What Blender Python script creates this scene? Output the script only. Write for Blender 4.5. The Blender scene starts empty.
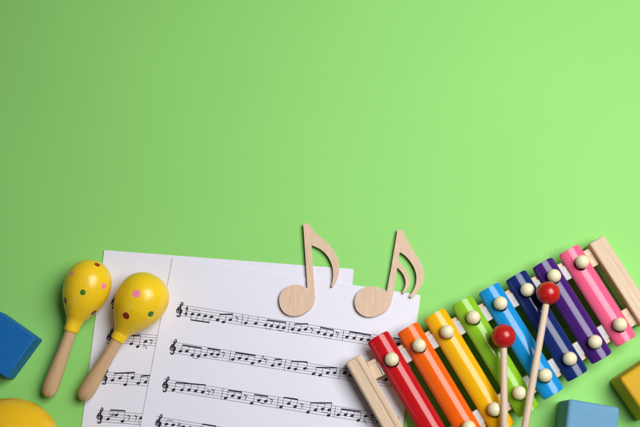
import bpy, bmesh, math, random
from mathutils import Vector, Matrix, noise
random.seed(7)
S = 0.000827                      # metres per unit (A4 sheet = 254 units wide)
F = 1000.0; TH = math.radians(13.0); CT, ST = math.cos(TH), math.sin(TH)
scn = bpy.context.scene
COL = scn.collection

# ------------------------------------------------------------------ helpers
def W(px, py, z=0.0):
    """table coordinates (units) of a spot measured on the photograph, at height z"""
    x, y = (px-320)/F, -(py-213.5)/F
    d = Vector((x, CT*y + ST, ST*y - CT))
    return Vector((0, 0, 1000.0)) + d*((z-1000.0)/d.z)

def link(name, bm, mats, parent=None, smooth=None, loc=None, rot=None):
    me = bpy.data.meshes.new(name)
    bmesh.ops.recalc_face_normals(bm, faces=bm.faces[:])
    for v in bm.verts: v.co *= S
    bm.to_mesh(me); bm.free()
    if not isinstance(mats, (list, tuple)): mats = [mats]
    for m in mats: me.materials.append(m)
    if smooth is not None:
        me.polygons.foreach_set('use_smooth', [True]*len(me.polygons))
        me.set_sharp_from_angle(angle=math.radians(smooth))
    o = bpy.data.objects.new(name, me); COL.objects.link(o)
    if parent: o.parent = parent
    if loc is not None: o.location = Vector(loc)*S
    if rot is not None: o.rotation_euler = rot
    return o

def tag(o, label=None, cat=None, group=None, kind=None):
    if label: o['label'] = label
    if cat: o['category'] = cat
    if group: o['group'] = group
    if kind: o['kind'] = kind
    return o

def empty(name, loc, rot=(0, 0, 0)):
    o = bpy.data.objects.new(name, None); COL.objects.link(o)
    o.empty_display_size = 0.01
    o.location = Vector(loc)*S; o.rotation_euler = rot
    return o

def bevel(o, w, seg=3, ang=35):
    b = o.modifiers.new('bevel', 'BEVEL'); b.width = w*S; b.segments = seg
    b.limit_method = 'ANGLE'; b.angle_limit = math.radians(ang); b.harden_normals = False
    return o

def loft(bm, rings, cap=True, mat=0):
    rr = [[bm.verts.new(p) for p in r] for r in rings]
    n = len(rr[0])
    for a, b in zip(rr, rr[1:]):
        for i in range(n):
            f = bm.faces.new((a[i], a[(i+1) % n], b[(i+1) % n], b[i])); f.material_index = mat
    if cap:
        for r in (rr[0], rr[-1]):
            f = bm.faces.new(r); f.material_index = mat
    return rr

def lathe(bm, prof, n=48, mat=0):
    """prof: (x, r) along +X; r=0 closes the end"""
    rings = []
    for x, r in prof:
        if r < 1e-6: rings.append([bm.verts.new((x, 0, 0))])
        else: rings.append([bm.verts.new((x, r*math.cos(2*math.pi*k/n), r*math.sin(2*math.pi*k/n))) for k in range(n)])
    for a, b in zip(rings, rings[1:]):
        for i in range(n):
            j = (i+1) % n
            if len(a) == 1: f = bm.faces.new((a[0], b[i], b[j]))
            elif len(b) == 1: f = bm.faces.new((a[i], a[j], b[0]))
            else: f = bm.faces.new((a[i], a[j], b[j], b[i]))
            f.material_index = mat

def catmull(pts, k=6, closed=False):
    out = []; n = len(pts)
    rng = range(n if closed else n-1)
    for i in rng:
        if closed: p = [pts[(i+d) % n] for d in (-1, 0, 1, 2)]
        else: p = [pts[max(0, min(n-1, i+d))] for d in (-1, 0, 1, 2)]
        for s in range(k):
            t = s/k
            out.append(tuple(0.5*(2*b + (c-a)*t + (2*a-5*b+4*c-d)*t*t + (3*b-a-3*c+d)*t**3)
                             for a, b, c, d in zip(*p)))
    if not closed: out.append(tuple(pts[-1]))
    return out

# ------------------------------------------------------------------ materials
def srgb(r, g, b):
    f = lambda c: (c/255/12.92) if c/255 <= .04045 else ((c/255+.055)/1.055)**2.4
    return (f(r), f(g), f(b), 1)

class N:
    def __init__(s, name):
        s.m = bpy.data.materials.new(name); s.m.use_nodes = True
        s.t = s.m.node_tree; s.b = s.t.nodes['Principled BSDF']
    def n(s, typ, **kw):
        o = s.t.nodes.new(typ)
        for k, v in kw.items():
            if k in o.inputs: o.inputs[k].default_value = v
            else: setattr(o, k, v)
        return o
    def l(s, a, b): s.t.links.new(a, b)
    def obj(s, scale=(1, 1, 1), rot=(0, 0, 0), loc=(0, 0, 0)):
        tc = s.n('ShaderNodeTexCoord'); mp = s.n('ShaderNodeMapping')
        mp.inputs['Scale'].default_value = tuple(c/S for c in scale)
        mp.inputs['Rotation'].default_value = rot; mp.inputs['Location'].default_value = loc
        s.l(tc.outputs['Object'], mp.inputs['Vector']); return mp.outputs['Vector']
    def noise(s, vec, scale, detail=4, rough=.5):
        o = s.n('ShaderNodeTexNoise', Scale=scale, Detail=detail, Roughness=rough)
        s.l(vec, o.inputs['Vector']); return o.outputs['Fac']
    def ramp(s, fac, stops):
        o = s.n('ShaderNodeValToRGB'); e = o.color_ramp.elements
        e[0].position, e[0].color = stops[0]; e[1].position, e[1].color = stops[-1]
        for p, c in stops[1:-1]:
            x = e.new(p); x.color = c
        s.l(fac, o.inputs['Fac']); return o.outputs['Color']
    def mix(s, fac, a, b, mode='MIX'):
        o = s.n('ShaderNodeMix', data_type='RGBA', blend_type=mode)
        for sock, v in ((o.inputs[0], fac), (o.inputs[6], a), (o.inputs[7], b)):
            if hasattr(v, 'links') or hasattr(v, 'is_linked'): s.l(v, sock)
            else: sock.default_value = v
        return o.outputs[2]
    def bump(s, h, strength, dist):
        o = s.n('ShaderNodeBump', Strength=strength, Distance=dist*S)
        s.l(h, o.inputs['Height']); s.l(o.outputs['Normal'], s.b.inputs['Normal'])
    def set(s, **kw):
        for k, v in kw.items():
            k = {'color': 'Base Color', 'rough': 'Roughness', 'spec': 'Specular IOR Level', 'coat': 'Coat Weight',
                 'coatr': 'Coat Roughness', 'metal': 'Metallic'}[k]
            if hasattr(v, 'is_linked'): s.l(v, s.b.inputs[k])
            else: s.b.inputs[k].default_value = v
        return s

def vary(c, k):
    return tuple(min(1, x*k) for x in c[:3]) + (1,)

def m_painted(name, c, rough=.32, coat=.0, speck=.06, bump=.05, spec=.5, grain=False, wave=0):
    m = N(name); v = m.obj()
    big = m.noise(v, .035, 3); fine = m.noise(v, .5 if not grain else .35, 5, .65)
    base = m.ramp(big, [(.3, vary(c, 1-speck)), (.7, vary(c, 1+speck))])
    col = m.mix(fine, vary(c, .90), vary(c, 1.08)); col = m.mix(.45, base, col)
    r = m.ramp(fine, [(.3, (rough*.85,)*3+(1,)), (.75, (min(1, rough*1.25),)*3+(1,))])
    m.set(color=col, rough=r, spec=spec, coat=coat, coatr=.08)
    if grain:
        gr = m.noise(m.obj((.35, 6, 6)), .05, 4, .6)
        col = m.mix(.35, col, m.ramp(gr, [(.3, vary(c, .84)), (.7, vary(c, 1.1))])); m.set(color=col)
    if wave:
        wv = m.noise(v, .07, 2); h = m.n('ShaderNodeMath', operation='MULTIPLY_ADD')
        m.l(wv, h.inputs[0]); h.inputs[1].default_value = wave; m.l(fine, h.inputs[2]); fine = h.outputs[0]
    if bump: m.bump(fine, bump, .8)
    return m.m

def m_wood(name, c, dark, axis=(1, 9, 9), rough=.6, scale=.03, spec=.3, contrast=1.0, rot=(0, 0, 0)):
    m = N(name); v = m.obj(axis, rot)
    g1 = m.noise(v, scale, 5, .6); g2 = m.noise(v, scale*5, 3, .6)
    v2 = m.obj(); bl = m.noise(v2, .02, 2)
    col = m.ramp(g1, [(.32, dark), (.5, c), (.72, vary(c, 1.12))])
    fn = m.ramp(g2, [(.3, (.82, .80, .76, 1)), (.62, (1.02, 1.02, 1.02, 1))])
    col2 = m.mix(.55*contrast, col, fn, 'MULTIPLY')
    b2 = m.ramp(bl, [(.3, (.94, .93, .92, 1)), (.7, (1.03, 1.03, 1.03, 1))])
    col3 = m.mix(.7, col2, b2, 'MULTIPLY')
    vn = m.noise(m.obj(tuple(a*.6 for a in axis), rot, (31, 7, 3)), scale*.8, 2, .5)
    vein = m.ramp(vn, [(.0, (1, 1, 1, 1)), (.488, (1, 1, 1, 1)), (.5, (.80, .74, .68, 1)), (.512, (1, 1, 1, 1)), (1., (1, 1, 1, 1))])
    col3 = m.mix(.6, col3, vein, 'MULTIPLY')
    m.set(color=col3, rough=rough, spec=spec)
    m.bump(g2, .12, .6)
    return m.m

def m_table():
    m = N('green_paper'); v = m.obj()
    f = m.noise(v, .55, 6, .7); bg = m.noise(v, .006, 2)
    c = GREEN
    col = m.mix(m.ramp(f, [(.3, (0,)*3+(1,)), (.7, (1,)*3+(1,))]), vary(c, .955), vary(c, 1.04))
    col = m.mix(.5, col, m.ramp(bg, [(.3, vary(c, .97)), (.7, vary(c, 1.03))]))
    und = m.noise(v, .011, 3, .5)
    h = m.n('ShaderNodeMath', operation='MULTIPLY_ADD'); m.l(und, h.inputs[0]); h.inputs[1].default_value = 9.0; m.l(f, h.inputs[2])
    m.set(color=col, rough=.6, spec=.18); m.bump(h.outputs[0], .12, .7)
    return m.m

def m_paper(name, c):
    m = N(name); v = m.obj()
    f = m.noise(v, .35, 6, .7); b = m.noise(v, .012, 3)
    col = m.mix(.5, m.ramp(f, [(.3, vary(c, .965)), (.7, vary(c, 1.02))]), m.ramp(b, [(.3, vary(c, .97)), (.7, vary(c, 1.02))]))
    m.set(color=col, rough=.75, spec=.25); m.bump(f, .06, .5)
    return m.m

def m_plain(name, c, rough=.7, spec=.3):
    m = N(name); v = m.obj(); f = m.noise(v, .6, 4, .6)
    m.set(color=m.ramp(f, [(.3, vary(c, .9)), (.7, vary(c, 1.08))]), rough=rough, spec=spec)
    return m.m

def m_felt(name, c):
    m = N(name); v = m.obj(); f = m.noise(v, .9, 6, .75)
    m.set(color=m.ramp(f, [(.3, vary(c, .82)), (.7, vary(c, 1.05))]), rough=.95, spec=.1); m.bump(f, .5, 1.2)
    return m.m

def m_spotted(name, c, dots):
    """glossy painted yellow with round painted dots at given places on the gourd"""
    m = N(name); tc = m.n('ShaderNodeTexCoord'); v = m.obj()
    fine = m.noise(v, .22, 4, .6)
    streak = m.noise(m.obj((.25, 3, 3)), .09, 3)
    col = m.mix(.5, m.ramp(fine, [(.3, vary(c, .93)), (.7, vary(c, 1.05))]), m.ramp(streak, [(.3, vary(c, .93)), (.7, vary(c, 1.05))]))
    wob = m.noise(v, .35, 2)
    for p, r, dc in dots:
        d = m.n('ShaderNodeVectorMath', operation='DISTANCE')
        m.l(tc.outputs['Object'], d.inputs[0]); d.inputs[1].default_value = tuple(Vector(p)*S)
        a = m.n('ShaderNodeMath', operation='MULTIPLY_ADD'); m.l(wob, a.inputs[0]); a.inputs[1].default_value = 1.1*S
        m.l(d.outputs['Value'], a.inputs[2])
        e = m.n('ShaderNodeMapRange', clamp=True); m.l(a.outputs[0], e.inputs[0])
        for k, val in ((1, (r+.9)*S), (2, (r+.45)*S), (3, 0.), (4, 1.)): e.inputs[k].default_value = val
        col = m.mix(e.outputs[0], col, dc)
    m.set(color=col, rough=.27, spec=.5); m.bump(fine, .03, .8)
    return m.m

GREEN = (.292, .685, .172, 1)
M_TABLE = m_table()
M_PAPER = m_paper('white_printer_paper', (.81, .80, .90, 1))
M_INK = m_plain('printing_ink', (.022, .02, .026, 1), .8, .2)
M_PLY = m_wood('pale_plywood', (.735, .54, .395, 1), (.715, .52, .375, 1), (9, 1, 1), .75, .04, .2, .22, rot=(0, 0, -.06))
M_BURNT = m_plain('laser_burnt_edge', (.27, .16, .09, 1), .8, .2)
M_PINE = m_wood('pale_pine', (.72, .555, .39, 1), (.65, .475, .31, 1), (.35, 9, 9), .55, .04, .3, .7)
M_HANDLE = m_wood('handle_beech', (.63, .42, .23, 1), (.54, .35, .18, 1), (.5, 7, 7), .45, .03, .4, .7)
M_STICK = m_wood('stick_birch', (.74, .58, .44, 1), (.68, .51, .37, 1), (.5, 7, 7), .5, .03, .35, .5)
M_FELT = m_felt('white_felt', (.72, .70, .70, 1))
M_PEG = m_painted('cream_paint', (.86, .775, .52, 1), .42, 0, .03, .12)
M_HOLE_SHADE = m_plain('pin_hole_shade', (.012, .008, .006, 1), .9, .1)
M_REDBALL = m_painted('red_lacquer', (.50, .012, .012, 1), .25, .1, .04, .03)
BARS = [('red', (.53, .010, .014, 1)), ('orange', (.86, .125, .006, 1)), ('yellow', (.86, .44, .006, 1)),
        ('light green', (.25, .53, .022, 1)), ('sky blue', (.010, .27, .64, 1)), ('navy blue', (.010, .024, .135, 1)),
        ('purple', (.058, .014, .155, 1)), ('pink', (.87, .125, .25, 1))]
M_BAR = [m_painted(n.replace(' ', '_')+'_enamel', c, .10, .0, .03, .008, .36, wave=14) for n, c in BARS]
YEL = (1.0, .64, .018, 1)

# ------------------------------------------------------------------ table
bm = bmesh.new()
bmesh.ops.create_grid(bm, x_segments=1, y_segments=1, size=2600)
tag(link('tabletop', bm, M_TABLE), kind='structure')

# ------------------------------------------------------------------ sheet music
def sheet(tl, tr, z, seed, label):
    A, B = W(*tl, z), W(*tr, z)
    ex = (B-A); wid = ex.length; ex.normalize(); ey = Vector((ex.y, -ex.x, 0))      # ey runs down the page
    nx, ny = 34, 46; hgt = wid*297/210
    def P(u, v, dz=0.0):                                                           # page coords -> world, gently wavy
        a, b = u/wid, v/hgt
        h = .55*noise.noise(Vector((a*2.2+seed, b*2.6, .3))) + .55
        edge = .9*max(0, 1-a/.10)**2 + .5*max(0, 1-b/.06)**2
        return A + ex*u + ey*v + Vector((0, 0, (h+edge)*.55 + dz))
    bm = bmesh.new()
    g = [[bm.verts.new(P(wid*i/nx, hgt*j/ny)) for i in range(nx+1)] for j in range(ny+1)]
    g2 = [[bm.verts.new(P(wid*i/nx, hgt*j/ny, -.22)) for i in range(nx+1)] for j in range(ny+1)]
    for j in range(ny):
        for i in range(nx):
            bm.faces.new((g[j][i], g[j][i+1], g[j+1][i+1], g[j+1][i]))
            bm.faces.new((g2[j][i], g2[j+1][i], g2[j+1][i+1], g2[j][i+1]))
    for i in range(nx):
        bm.faces.new((g[0][i], g2[0][i], g2[0][i+1], g[0][i+1])); bm.faces.new((g[ny][i], g[ny][i+1], g2[ny][i+1], g2[ny][i]))
    for j in range(ny):
        bm.faces.new((g[j][0], g[j+1][0], g2[j+1][0], g2[j][0])); bm.faces.new((g[j][nx], g2[j][nx], g2[j+1][nx], g[j+1][nx]))
    o = link('music_sheet', bm, M_PAPER, smooth=50)
    tag(o, label, 'sheet music', 'sheets of printed music')
    def uv(px, py):
        q = W(px, py, z)-A
        return q.dot(ex), q.dot(ey)
    return o, P, uv, wid

class Ink:
    """flat printed marks laid on one page"""
    def __init__(s, P): s.bm = bmesh.new(); s.P = P; s.lv = 0
    def poly(s, pts):
        s.lv += 1
        dz = .05 + .004*(s.lv % 9)
        try: s.bm.faces.new([s.bm.verts.new(s.P(u, v, dz)) for u, v in pts])
        except ValueError: pass
    def ribbon(s, pts, w):
        n = len(pts); ws = w if isinstance(w, (list, tuple)) else [w]*n
        s.lv += 1; dz = .05 + .004*(s.lv % 9); L = []; R = []
        for i, (u, v) in enumerate(pts):
            a, b = pts[max(0, i-1)], pts[min(n-1, i+1)]
            tx, ty = b[0]-a[0], b[1]-a[1]; l = math.hypot(tx, ty) or 1
            ox, oy = -ty/l*ws[i]/2, tx/l*ws[i]/2
            L.append(s.bm.verts.new(s.P(u+ox, v+oy, dz))); R.append(s.bm.verts.new(s.P(u-ox, v-oy, dz)))
        for i in range(n-1): s.bm.faces.new((L[i], L[i+1], R[i+1], R[i]))
    def line(s, a, b, w, k=1):
        s.ribbon([(a[0]+(b[0]-a[0])*i/k, a[1]+(b[1]-a[1])*i/k) for i in range(k+1)], w)
    def head(s, u, v, r=1.92):
        t = -.42
        s.poly([(u+r*math.cos(a)*math.cos(t)-r*.68*math.sin(a)*math.sin(t), v+r*math.cos(a)*math.sin(t)+r*.68*math.sin(a)*math.cos(t))
                for a in [2*math.pi*k/14 for k in range(14)]])
    def clef(s, u, v, k=1.08):
        p = [(.2, 1.2), (-1.0, .6), (-1.0, -.9), (.6, -1.5), (2.0, -.1), (1.6, 1.9), (-.3, 2.6), (-2.3, 1.5), (-2.4, -.8), (-.8, -3.2),
             (1.2, -5.2), (1.7, -7.0), (.9, -8.2), (.0, -6.8), (.0, -4.0), (.7, .5), (1.2, 4.0), (.8, 5.4), (-.6, 5.7)]
        c = catmull(p, 5); n = len(c)
        ws = [.75 + .7*abs(math.sin(3.1*i/n*3.0)) for i in range(n)]
        s.ribbon([(u+a*k, v+b*k) for a, b in c], ws)
        s.head(u-.9*k, v+5.3*k, 1.15)
    def rest(s, u, v):
        s.head(u-.9, v-1.5, .95)
        s.ribbon([(u-1.0, v-1.0), (u+.3, v-.7), (u+1.2, v-1.9)], .45)
        s.ribbon([(u+1.2, v-1.9), (u+.5, v+.6), (u-.2, v+3.0)], .6)
    def tie(s, u, v, w=5.0, up=False):
        q = -1 if up else 1
        c = [(u+w/2*math.cos(a), v+q*1.5*math.sin(a)-q*.8) for a in [math.pi*(.02+.96*k/8) for k in range(9)]]
        s.ribbon(c, [.25, .35, .45, .55, .6, .55, .45, .35, .25])

def staff(sh, name, lines_at, x_end, zoom, clefp, groups=(), rests=(), bars=(), ties=(), singles=(), blobs=(), sh4=None):
    """lines_at: pixel of the clef centre; groups etc. in the magnified measuring frame zoom=(x0, y0, k)"""
    o, P, uv, wid = sh
    k = Ink(P)
    u0, v0 = uv(*clefp)
    sp = 2.62
    us, ue = u0-3.2, x_end
    for i in range(5):
        v = v0 + (i-2)*sp
        k.line((us, v), (ue, v), .36, 30)
    k.clef(u0, v0+.7)
    base = lambda u: v0
    def T(p, z=None):
        x0, y0, s_ = z or zoom
        return uv(x0+p[0]/s_, y0+p[1]/s_)
    for g in groups:
        z = g.get('z'); hs = [T(p, z) for p in g['h']]; b0, b1 = [T(p, z) for p in g['b']]
        dn = g.get('down', False); q = -1 if dn else 1
        for h in hs: k.head(*h)
        for i, h in enumerate(hs):
            us_ = h[0]+q*1.5
            if i == 0: us_ = b0[0] if abs(b0[0]-us_) < 2.5 else us_
            t = (us_-b0[0])/(b1[0]-b0[0]+1e-6); vb = b0[1]+(b1[1]-b0[1])*t
            k.line((us_, h[1]-q*.4), (us_, vb), .46)
        ub = b1[0]
        k.line((b0[0]-.15, b0[1]+q*.5), (ub+.15, b1[1]+q*.5), 1.35)
    for r in rests: k.rest(*T(r[:2], r[2] if len(r) > 2 else None))
    for b in bars:
        u, v = T(b[:2], b[2] if len(b) > 2 else None)
        k.line((u, v0-2*sp), (u, v0+2*sp), .5)
    for t in ties: k.tie(*T(t[:2], t[2] if len(t) > 2 else None), w=7.0, up=(len(t) > 3))
    for h, e, z in singles:
        a, b = T(h, z), T(e, z); k.head(*a)
        q = 1 if b[1] < a[1] else -1
        k.line((a[0]+q*1.5, a[1]-q*.4), (a[0]+q*1.5, b[1]), .4)
    for p, kind, z in blobs:
        u, v = T(p, z)
        if kind == 'time':
            for dv in (-sp, sp):
                k.line((u-1.3, v+dv+.6), (u+1.4, v+dv+.6), .8); k.line((u+.4, v+dv-2.2), (u+.4, v+dv+2.2), 1.15)
                k.line((u+.4, v+dv-2.2), (u-1.3, v+dv+.6), .7)
        elif kind == 'flag':
            k.ribbon([(u, v-2.2), (u+.9, v-.4), (u+2.4, v+.9), (u+2.0, v+2.6)], [.9, .8, .6, .3])
        elif kind == 'sharp':
            for d in (-.7, .7): k.line((u+d, v-2.6), (u+d, v+2.4), .4); k.line((u-1.6, v+d+.4), (u+1.6, v+d-.3), .7)
        elif kind == 'dot': k.head(u, v, .6)
    link(name, k.bm, M_INK, parent=o)

back = sheet((104.4, 250.2), (353.5, 269.2), .45, 3.1, 'white music sheet lying underneath, only its left strip and top edge showing')
front = sheet((172.9, 257.3), (420.4, 295.3), 1.15, 9.7, 'white music sheet lying on top, most of its printed staves in full view')

R1 = (160, 290, 6.37); R2 = (240, 305, 6.37); R3 = (320, 315, 6.37); R4 = (150, 360, 6.37); R5 = (230, 360, 6.37); R6 = (310, 360, 6.37)
Q1 = (170, 295, 5.82); Q2 = (270, 305, 5.33); PX = (0, 0, 1)
fe = front[3]-9
staff(front, 'staff', None, fe, R1, (179.8, 310.0),
      groups=[dict(h=[(207, 153), (248, 158), (289, 165), (328, 171)], b=[(195, 193), (315, 210)], down=True),
              dict(h=[(367, 191), (405, 204), (448, 190)], b=[(382, 153), (462, 150)]),
              dict(z=R2, h=[(162, 128), (200, 134), (240, 140), (278, 146)], b=[(175, 92), (292, 108)]),
              dict(z=R2, h=[(335, 155), (376, 161), (418, 155)], b=[(350, 118), (432, 117)]),
              dict(z=R2, h=[(500, 174), (540, 187), (582, 194)], b=[(513, 140), (597, 156)]),
              dict(z=R3, h=[(172, 140), (218, 147), (264, 154), (308, 158)], b=[(188, 104), (325, 127)]),
              dict(z=R3, h=[(455, 190), (497, 184)], b=[(470, 145), (512, 150)])],
      rests=[(490, 183), (458, 160, R2), (620, 185, R2), (400, 170, R3)], bars=[(524, 187), (312, 138, R2), (147, 128, R3), (430, 170, R3)],
      ties=[(232, 132, R1, 1), (180, 148, R2), (258, 158, R2), (355, 175, R2), (560, 208, R2)],
      singles=[((37, 115), (52, 70), R2), ((100, 118), (112, 75), R2)], blobs=[((168, 135), 'time', R1)])
staff(front, 'staff', None, fe, R1, (173.4, 347.4),
      groups=[dict(h=[(130, 390), (171, 390), (206, 415), (246, 421)], b=[(145, 347), (263, 366)]),
              dict(h=[(289, 415), (330, 408), (369, 411)], b=[(305, 369), (382, 381)]),
              dict(z=Q1, h=[(365, 375), (405, 368), (445, 373), (480, 397)], b=[(382, 333), (497, 350)]),
              dict(z=R2, h=[(208, 385), (252, 378)], b=[(222, 343), (267, 343)]),
              dict(z=R2, h=[(312, 402), (353, 408), (414, 404)], b=[(328, 355), (430, 360)]),
              dict(z=Q2, h=[(232, 367), (267, 374), (307, 362), (345, 362)], b=[(247, 330), (355, 332)]),
              dict(z=R3, h=[(155, 370), (195, 385), (235, 392)], b=[(170, 335), (250, 350)]),
              dict(z=R3, h=[(330, 405), (375, 400), (420, 412)], b=[(345, 365), (435, 378)]),
              dict(z=R3, h=[(480, 420), (520, 430)], b=[(495, 385), (535, 392)])],
      rests=[(405, 408), (165, 355, R2), (280, 395, R3)], bars=[(447, 410), (288, 375, R2), (127, 370, R3), (455, 410, R3)],
      ties=[(226, 431), (350, 425)], singles=[((125, 358), (137, 322), R2)],
      blobs=[((142, 335), 'flag', R2), ((370, 412), 'dot', R2), ((432, 409), 'dot', R2)])
staff(front, 'staff', None, fe, R4, (165.9, 384.8),
      groups=[dict(h=[(150, 190), (203, 191), (248, 191), (291, 197), (336, 204)], b=[(165, 140), (352, 156)]),
              dict(h=[(482, 242), (527, 228), (569, 240)], b=[(500, 190), (584, 202)]),
              dict(z=R5, h=[(138, 275), (184, 257), (228, 262)], b=[(157, 217), (240, 229)]),
              dict(z=R5, h=[(325, 298), (374, 277), (415, 297)], b=[(343, 235), (430, 247)]),
              dict(z=R5, h=[(497, 332), (545, 318), (590, 312), (632, 318)], b=[(515, 270), (648, 270)]),
              dict(z=R6, h=[(180, 349), (226, 349), (268, 355), (308, 384)], b=[(200, 308), (322, 325)])],
      rests=[(374, 205), (402, 201), (610, 235), (100, 235, R5), (265, 260, R5), (458, 290, R5), (397, 362, R6)],
      bars=[(460, 213), (305, 268, R5), (160, 322, R6), (560, 400, R6)], ties=[(205, 272, R5), (95, 330, R6)],
      singles=[((118, 352), (136, 272), R6), ((355, 357), (355, 405), R6), ((435, 390), (446, 345), R6)], blobs=[((346, 396), 'flag', R6)])
staff(front, 'staff', None, fe, R4, (158.9, 422.6),
      groups=[dict(h=[(105, 408), (148, 413), (212, 425), (255, 430)], b=[(93, 452), (245, 468)], down=True),
              dict(h=[(320, 452), (362, 460), (405, 448)], b=[(335, 405), (420, 418)])],
      rests=[(290, 440)], bars=[(455, 455)], ties=[(127, 388, R4, 1)], blobs=[((186, 414), 'sharp', R4)])
B7 = (85, 320, 8); B8 = (85, 374, 8); B5 = (80, 320, 3.99)
staff(back, 'staff', None, 235, B7, (114.7, 301.6))
staff(back, 'staff', None, 235, B7, (110.2, 337.0),
      groups=[dict(h=[(300, 180), (370, 190), (422, 212)], b=[(315, 122), (440, 118)])],
      rests=[(530, 172)], singles=[((485, 172), (485, 222), B7)], blobs=[((476, 215), 'flag', B7)])
staff(back, 'staff', None, 235, B5, (105.0, 377.2),
      groups=[dict(h=[(130, 240), (160, 232), (181, 258), (210, 230)], b=[(138, 211), (218, 207)]),
              dict(h=[(233, 252), (262, 248), (300, 252)], b=[(244, 222), (306, 217)])])
staff(back, 'staff', None, 235, B8, (100.2, 416.0),
      groups=[dict(h=[(185, 360), (252, 328), (300, 378)], b=[(205, 283), (320, 290)])],
      rests=[(352, 345), (408, 348)], singles=[((450, 352), (455, 412), B8)], blobs=[((222, 327), 'sharp', B8)])

# ------------------------------------------------------------------ wooden music notes
def wooden_note(origin, k, loops, zlow, thick, label):
    """flat plywood cutout from its outline (closed loop of smooth runs)"""
    pts = [];
    for run, smooth in loops:
        seg = catmull(run, 5) if smooth else run
        pts += [p for p in seg if not pts or math.hypot(p[0]-pts[-1][0], p[1]-pts[-1][1]) > .8]
    top = [W(origin[0]+x/k, origin[1]+y/k, zlow+thick) for x, y in pts]
    c = sum(top, Vector())/len(top); c.z = zlow
    bm = bmesh.new()
    up = [bm.verts.new(p-c) for p in top]; dn = [bm.verts.new((p.x-c.x, p.y-c.y, 0)) for p in top]
    f1 = bm.faces.new(up); f2 = bm.faces.new(dn[::-1])
    bm.normal_update()
    n = len(up)
    for i in range(n):
        f = bm.faces.new((up[i], dn[i], dn[(i+1) % n], up[(i+1) % n])); f.material_index = 1
    bmesh.ops.triangulate(bm, faces=[f1, f2])
    o = link('wooden_music_note', bm, [M_PLY, M_BURNT], loc=c)
    tag(o, label, 'music note', 'wooden music notes')
    return o
wooden_note((270, 220), 4.275, [
    ([(142, 18), (152, 14), (168, 15)], False),
    ([(171, 24), (185, 43), (212, 69), (245, 98), (275, 133), (293, 172), (297, 205), (291, 240), (280, 266), (268, 286)], True),
    ([(264, 287), (262, 281)], False),
    ([(267, 264), (270, 235), (266, 198), (250, 160), (224, 131), (200, 117), (178, 108)], True),
    ([(181, 170), (187, 240), (190, 288)], False),
    ([(193, 322), (190, 346), (174, 378), (142, 402), (102, 411), (65, 399), (43, 368), (40, 330), (58, 297), (95, 278), (130, 279), (160, 291)], True),
    ([(156, 225), (149, 120)], False)], 1.95, 3.4, 'plywood music note with a single flag and an upright stem')
wooden_note((350, 225), 4.275, [
    ([(203, 21), (213, 18), (229, 26)], False),
    ([(232, 37), (246, 66), (268, 104), (293, 143), (312, 183), (317, 217), (309, 250), (290, 284), (268, 309)], True),
    ([(258, 310), (255, 304)], False),
    ([(266, 288), (280, 258), (284, 222), (276, 187), (258, 156), (236, 131), (213, 116)], True),
    ([(206, 147)], False),
    ([(222, 170), (241, 195), (255, 222), (258, 244), (248, 269), (230, 293)], True),
    ([(223, 290)], False),
    ([(233, 270), (238, 247), (232, 220), (219, 199), (202, 182)], True),
    ([(195, 225), (186, 286)], False),
    ([(182, 312), (168, 352), (137, 378), (97, 392), (60, 389), (30, 366), (19, 330), (30, 294), (60, 269), (97, 262), (130, 270), (157, 286)], True),
    ([(175, 190), (190, 100)], False)], 1.95, 3.4, 'plywood music note with two flags and a slanting stem')

# ------------------------------------------------------------------ maracas
def maraca(p_end, p_tip, hs, label, dots, seed):
    e = W(*p_end, 11.0); t = W(*p_tip, 24.0)
    ax = t-e; L = ax.length; q = ax.to_track_quat('X', 'Z')
    root = empty('maraca', e); root.rotation_mode = 'QUATERNION'; root.rotation_quaternion = q
    tag(root, label, 'maraca', 'yellow maracas')
    k = L/138.0
    hand = [(0, 0), (.6, 2.6), (2, 4.8), (4.5, 6.6), (8, 7.5), (13, 7.9), (20, 7.8), (30, 7.2), (42, 6.6), (54, 6.1), (64, 5.9), (72, 5.9)]
    hand = [(x, r) for x, r in catmull(hand, 4)]
    bm = bmesh.new(); lathe(bm, [(x*k, max(0, r)) for x, r in hand], 40)
    link('handle', bm, M_HANDLE, root, 60)
    headp = [(71.0, 7.0), (74, 7.8), (78, 9.8), (84, 14.0), (91, 18.6), (99, 22.4), (107, 24.3), (115, 24.6), (123, 22.9), (130, 18.6), (134.6, 12.8), (137.2, 6.6), (138, 0)]
    hp = [(x, r*hs if x > 76 else r) for x, r in headp]
    hp = [(x*k, max(0, r)) for x, r in catmull(hp, 5)]; hp[-1] = (hp[-1][0], 0)
    M = Matrix.Translation(e) @ q.to_matrix().to_4x4(); Mi = M.inverted()
    def rad(x):
        for (a, ra), (b, rb) in zip(hp, hp[1:]):
            if a <= x <= b: return ra+(rb-ra)*(x-a)/(b-a+1e-9)
        return 0
    pd = []
    for px, py, r, c in dots:
        z = 60.0
        while z > 0:
            l = Mi @ W(px, py, z)
            if math.hypot(l.y, l.z) <= rad(l.x): break
            z -= .1
        pd.append((l, r, c))
    m = m_spotted('spotted_yellow_lacquer', YEL, pd)
    bm = bmesh.new(); lathe(bm, [(70.9*k, 0)]+hp, 64)
    link('shaker_head', bm, m, root, 60)
    col = [(65.6, 0), (65.6, 6.3), (66.3, 7.1), (68, 7.35), (70.5, 7.4), (72.4, 7.5), (74.2, 7.75), (74.6, 7.5)]
    bm = bmesh.new(); lathe(bm, [(x*k, r) for x, r in col], 48)
    link('collar', bm, m_painted('yellow_collar_paint', vary(YEL, 1.0), .35), root, 40)
    return root
PK = (1.0, .26, .45, 1); GR = (.06, .20, .035, 1); RD = (.30, .010, .010, 1)
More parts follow.
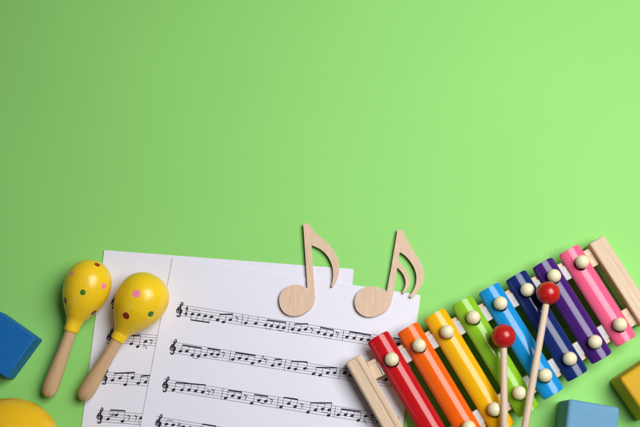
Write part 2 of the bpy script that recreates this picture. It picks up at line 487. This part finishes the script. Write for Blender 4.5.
maraca((46.8, 397.5), (96.6, 260.6), .925, 'yellow spotted maraca lying on bare green, clear of the music sheets',
       [(71.6, 273.5, 2.3, PK), (97.2, 264.6, 2.8, RD), (103.9, 286, 3.0, PK), (82.7, 292.5, 2.7, GR), (65.0, 300.3, 3.0, RD), (93.8, 313, 3.3, RD)], 1)
maraca((81.2, 400.2), (156.2, 275.8), 1.04, 'yellow spotted maraca lying partly across the music sheet under it',
       [(136.5, 293.6, 3.7, PK), (150.8, 314.1, 3.0, GR), (125.9, 315.6, 3.5, RD)], 2)

# ------------------------------------------------------------------ xylophone
D = math.radians(-60.4); ea = Vector((math.cos(D), math.sin(D), 0)); en = Vector((-ea.y, ea.x, 0))    # along bars / across bars
ctr = Vector((178, 92, 0))
xy = empty('xylophone', ctr, (0, 0, D))            # local +X runs down along the bars, +Y across towards the pink end
tag(xy, 'toy xylophone with eight rainbow coloured bars on a pale wooden frame', 'xylophone')
def loc(p): d = Vector(p[:2]+(0,))-ctr if isinstance(p, tuple) else Vector((p.x, p.y, 0))-ctr; return Vector((d.dot(ea), d.dot(en), 0))
U = [Vector((69.2+26.73*i, 79.5+13.54*i, 0)) for i in range(8)]
Lw = [Vector((116.3+24.92*i, -.2+16.18*i, 0)) for i in range(8)]
ul = [loc(p) for p in U]; ll = [loc(p) for p in Lw]
def along(a, b, t): return a+(b-a)*t
# rails
def boxm(bm, c, ex, ey, sx, sy, z0, z1):
    vs = [bm.verts.new(c+ex*(sx*a/2)+ey*(sy*b/2)+Vector((0, 0, z))) for z in (z0, z1) for a, b in ((-1, -1), (1, -1), (1, 1), (-1, 1))]
    for f in ((0, 3, 2, 1), (4, 5, 6, 7), (0, 1, 5, 4), (1, 2, 6, 5), (2, 3, 7, 6), (3, 0, 4, 7)): bm.faces.new([vs[i] for i in f])
def yline(pts, y):
    a, b = pts[0], pts[-1]; t = (y-a.y)/(b.y-a.y); return a+(b-a)*t
yl, yr = ul[0].y-31+8.6, ul[7].y+29-8.8
for pts, sgn in ((ul, 1), (ll, -1)):
    a, b = yline(pts, yl), yline(pts, yr)
    d = (b-a); Lr = d.length; d.normalize(); nrm = Vector((-d.y, d.x, 0))
    mid = (a+b)/2
    bm = bmesh.new(); boxm(bm, Vector((0, 0, 0)), Vector((1, 0, 0)), Vector((0, 1, 0)), Lr-.4, 18.5, 4, 17.5)
    ang = math.atan2(d.y, d.x)
    rail = bevel(link('rail', bm, M_PINE, xy, 40, mid, (0, 0, ang)), .8, 2)
    # felt strip, set toward the inside of the frame
    ins = (2.0 if sgn > 0 else -2.0)
    inn = ins if nrm.x > 0 else -ins
    x0, x1 = -Lr/2+9.5, Lr/2-24
    bm = bmesh.new(); nseg = 60; rings = []
    for i in range(nseg+1):
        x = x0+(x1-x0)*i/nseg; w = 6.9+.35*noise.noise(Vector((i*.45, sgn*3, 1)))
        h = 19.3+.35*noise.noise(Vector((i*.6, sgn*7, 4)))
        rings.append([Vector((x, inn-w, 17.53)), Vector((x, inn+w, 17.53)), Vector((x, inn+w, h-.3)), Vector((x, inn+w-.5, h)), Vector((x, inn-w+.5, h)), Vector((x, inn-w, h-.3))])
    loft(bm, rings)
    link('felt_strip', bm, M_FELT, rail, 40)
# end boards
for yc, xu, xd, w in ((ul[0].y-31, 0, 0, 17.2), (ul[7].y+29, 0, 0, 17.6)):
    a, b = yline(ul, yc), yline(ll, yc)
    left = yc < 0
    x0 = a.x-(18.5 if left else 13.5); x1 = b.x+(18.5 if left else 13.5)
    bm = bmesh.new(); boxm(bm, Vector((0, 0, 0)), Vector((1, 0, 0)), Vector((0, 1, 0)), x1-x0, w, 0, 24)
    o = bevel(link('end_board', bm, M_PINE, xy, 40, Vector(((x0+x1)/2, yc, .05))), 1.6, 3)
    if left:   # dark strip along the top, coloured as the shade in a shallow channel
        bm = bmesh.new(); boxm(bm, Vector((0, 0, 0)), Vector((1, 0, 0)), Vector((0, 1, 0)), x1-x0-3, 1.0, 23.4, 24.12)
        link('groove_shade', bm, m_plain('groove_shadowed_wood', (.42, .28, .16, 1)), o, None, Vector((0, 2.6, 0)))
# bars
over = [27, 21.3, 21.5, 20.6, 19.8, 18.7, 17.9, 17.3]
HW, ZB, BH = 11.9, 17.9, 7.6
A0 = math.radians(14)
def arch(a, hw, off=0.0):       # a in [0, 1] across the bar -> (y, z)
    t = math.pi-(A0+(math.pi-2*A0)*a)
    return (hw-off)*math.cos(t)/math.cos(A0), (BH-off)*math.sin(t)-BH*math.sin(A0)
def surf_z(y): 
    c = max(-1, min(1, y*math.cos(A0)/HW)); return ZB+2.1+BH*math.sqrt(1-c*c)-BH*math.sin(A0)
peg0 = bmesh.new(); bmesh.ops.create_uvsphere(peg0, u_segments=28, v_segments=18, radius=6.75)
pegme = bpy.data.meshes.new('peg')
for v in peg0.verts: v.co *= S
for f in peg0.faces: f.smooth = True
peg0.to_mesh(pegme); peg0.free(); pegme.materials.append(M_PEG)
for i, (cn, cc) in enumerate(BARS):
    a, b = ul[i], ll[i]
    dirn = (b-a).normalized(); ang = math.atan2(dirn.y, dirn.x)*.55
    mid = (a+b)/2; half = (b-a).length/2+over[i]
    bm = bmesh.new(); rings = []; r = 2.6
    xs = [-half+d for d in (0, .25, .7, 1.3, 2.0, 2.6)]
    xs += [-half+2.6+(2*half-5.2)*k/14 for k in range(1, 14)] + [half-d for d in (2.6, 2.0, 1.3, .7, .25, 0)]
    nA = 22
    for x in xs:
        d = half-abs(x); cut = r-math.sqrt(max(0, r*r-(r-d)**2)) if d < r else 0
        hw = HW-cut*.8
        out = [Vector((x, *arch(k/nA, HW))) for k in range(nA+1)]
        inn = [Vector((x, *arch(k/nA, HW, 1.3))) for k in range(nA, -1, -1)]
        s = hw/HW
        rings.append([Vector((p.x, p.y*s, p.z+2.1)) for p in out]+[Vector((p.x, p.y*s, p.z+2.1)) for p in inn])
    loft(bm, rings)
    for side in (-1, 1):        # dark discs on the surface, painted as the shade inside the pin holes
        hx = side*((b-a).length/2)+1.5; hy = .4
        rr = []
        cen = bm.verts.new((hx, hy, surf_z(hy)-ZB+.10))
        for k in range(24):
            t = 2*math.pi*k/24; y = hy+5.9*math.sin(t)
            rr.append(bm.verts.new((hx+6.3*math.cos(t), y, surf_z(y)-ZB+.10)))
        for k in range(24):
            f = bm.faces.new((cen, rr[k], rr[(k+1) % 24])); f.material_index = 1
    bar = link('bar', bm, [M_BAR[i], M_HOLE_SHADE], xy, 45, Vector((mid.x, mid.y, ZB)), (0, 0, ang))
    bevel(bar, .35, 2, 50)
    bar['label'] = cn+' arched metal bar'
    for side in (-1, 1):
        px_ = side*(b-a).length/2; jy = random.uniform(-.5, .5); jx = random.uniform(-.5, .5)
        if i == 7 and side < 0: jy = 2.0
        p = bpy.data.objects.new('peg', pegme); COL.objects.link(p); p.parent = bar
        p.location = Vector((px_+jx, jy, surf_z(jy)-ZB+4.6))*S
        p.rotation_euler = (random.random()*6, random.random()*6, 0)

# ------------------------------------------------------------------ mallets
def mallet(ball, far, rb, label):
    c = W(*ball, 40.5); e = W(*far, 36.0)
    ax = e-c; ax.normalize(); q = ax.to_track_quat('X', 'Z')
    root = empty('mallet', c); root.rotation_mode = 'QUATERNION'; root.rotation_quaternion = q
    tag(root, label, 'mallet', 'red headed mallets')
    bm = bmesh.new(); n = 26
    lathe(bm, [(-rb*math.cos(math.pi*k/n), rb*math.sin(math.pi*k/n) if 0 < k < n else 0) for k in range(n+1)], 40)
    link('ball_head', bm, M_REDBALL, root, 60)
    bm = bmesh.new(); L = 175
    lathe(bm, [(rb-2, 0), (rb-2, 3.1), (rb+4, 3.25), (80, 3.45), (L-1, 3.5), (L, 2.9), (L, 0)], 28)
    link('stick', bm, M_STICK, root, 50)
mallet((503.6, 336.2), (504.2, 427), 11.6, 'red headed mallet over the light green bar, its stick pointing straight down')
mallet((548.0, 293.2), (524.8, 427), 11.5, 'red headed mallet between the navy and purple bars, its stick slanting')

# ------------------------------------------------------------------ toy blocks and ball
def block(corner, edge, z, length, width, side, mat, label, r):
    """corner: pixel of one top corner, edge: pixel further along the top edge; side: which way the block lies"""
    a, b = W(*corner, z), W(*edge, z)
    ex = (b-a).normalized(); ey = Vector((-ex.y, ex.x, 0))*side
    c = a+ex*length/2+ey*width/2
    bm = bmesh.new(); boxm(bm, Vector((0, 0, 0)), Vector((1, 0, 0)), Vector((0, 1, 0)), length, width, 0, z)
    o = link('toy_block', bm, mat, None, 40, Vector((c.x, c.y, .05)), (0, 0, math.atan2(ex.y, ex.x)))
    bevel(o, r, 5)
    tag(o, label, 'toy block', 'painted wooden toy blocks')
M_BB = m_painted('deep_blue_paint', (.006, .15, .45, 1), .5, 0, .05, .06, .3, True)
M_LB = m_painted('light_blue_paint', (.145, .345, .53, 1), .6, 0, .04, .2, .25, True)
M_YB = m_painted('yellow_block_paint', (.66, .385, .010, 1), .6, 0, .05, .2, .25, True)
block((36.3, 337.4), (7.3, 376.8), 25, 47.5, 47.5, -1, M_BB, 'deep blue wooden toy block at the left edge of the photo', 1.8)
block((568.9, 398.6), (620.8, 407.4), 46, 48.5, 48.5, -1, M_LB, 'light blue wooden toy block below the xylophone', 3.4)
block((619.4, 378.2), (640, 408.2), 37, 47, 47, 1, M_YB, 'mustard yellow wooden toy block at the right edge of the photo', 3.4)

bc = W(8, 449.0, 34)
bm = bmesh.new(); bmesh.ops.create_uvsphere(bm, u_segments=96, v_segments=64, radius=1)
for v in bm.verts: v.co = Vector((v.co.x*49.5, v.co.y*47.5, v.co.z*34))
o = link('round_toy', bm, m_painted('golden_yellow_lacquer', (.90, .54, .018, 1), .2, .0, .015, 0), None, 60, bc)
tag(o, 'glossy golden yellow rounded toy cut off by the lower left corner', 'round toy')

# ------------------------------------------------------------------ light
def area(name, pos, aim, sx, sy, power, col, roll=0.0):
    l = bpy.data.lights.new(name, 'AREA'); l.shape = 'RECTANGLE'; l.size = sx*S; l.size_y = sy*S
    l.energy = power; l.color = col
    o = bpy.data.objects.new(name, l); COL.objects.link(o)
    o.location = Vector(pos)*S
    q = (Vector(aim)-Vector(pos)).to_track_quat('-Z', 'Y')
    o.rotation_mode = 'QUATERNION'; o.rotation_quaternion = q @ Matrix.Rotation(roll, 3, 'Z').to_quaternion()
    return o
key = area('softbox_key', (590, 380, 1140), (150, 175, 0), 900, 800, 5.6, (1, .99, .985))
key.data.spread = math.radians(112)
area('softbox_fill', (-800, -380, 640), (100, 40, 0), 240, 620, .22, (.95, .97, 1))
w = bpy.data.worlds.new('World'); scn.world = w; w.use_nodes = True
w.node_tree.nodes['Background'].inputs['Color'].default_value = (.95, .97, 1, 1)
w.node_tree.nodes['Background'].inputs['Strength'].default_value = .012

# ------------------------------------------------------------------ camera
cam = bpy.data.cameras.new('camera'); cam.sensor_width = 36; cam.lens = 36*F/640
cam.clip_start = .01; cam.clip_end = 50
co = bpy.data.objects.new('camera', cam); COL.objects.link(co)
co.location = (0, 0, 1000*S); co.rotation_euler = (TH, 0, 0)
scn.camera = co
scn.view_settings.view_transform = 'Standard'; scn.view_settings.look = 'None'
scn.view_settings.exposure = 0.11; scn.view_settings.gamma = 1
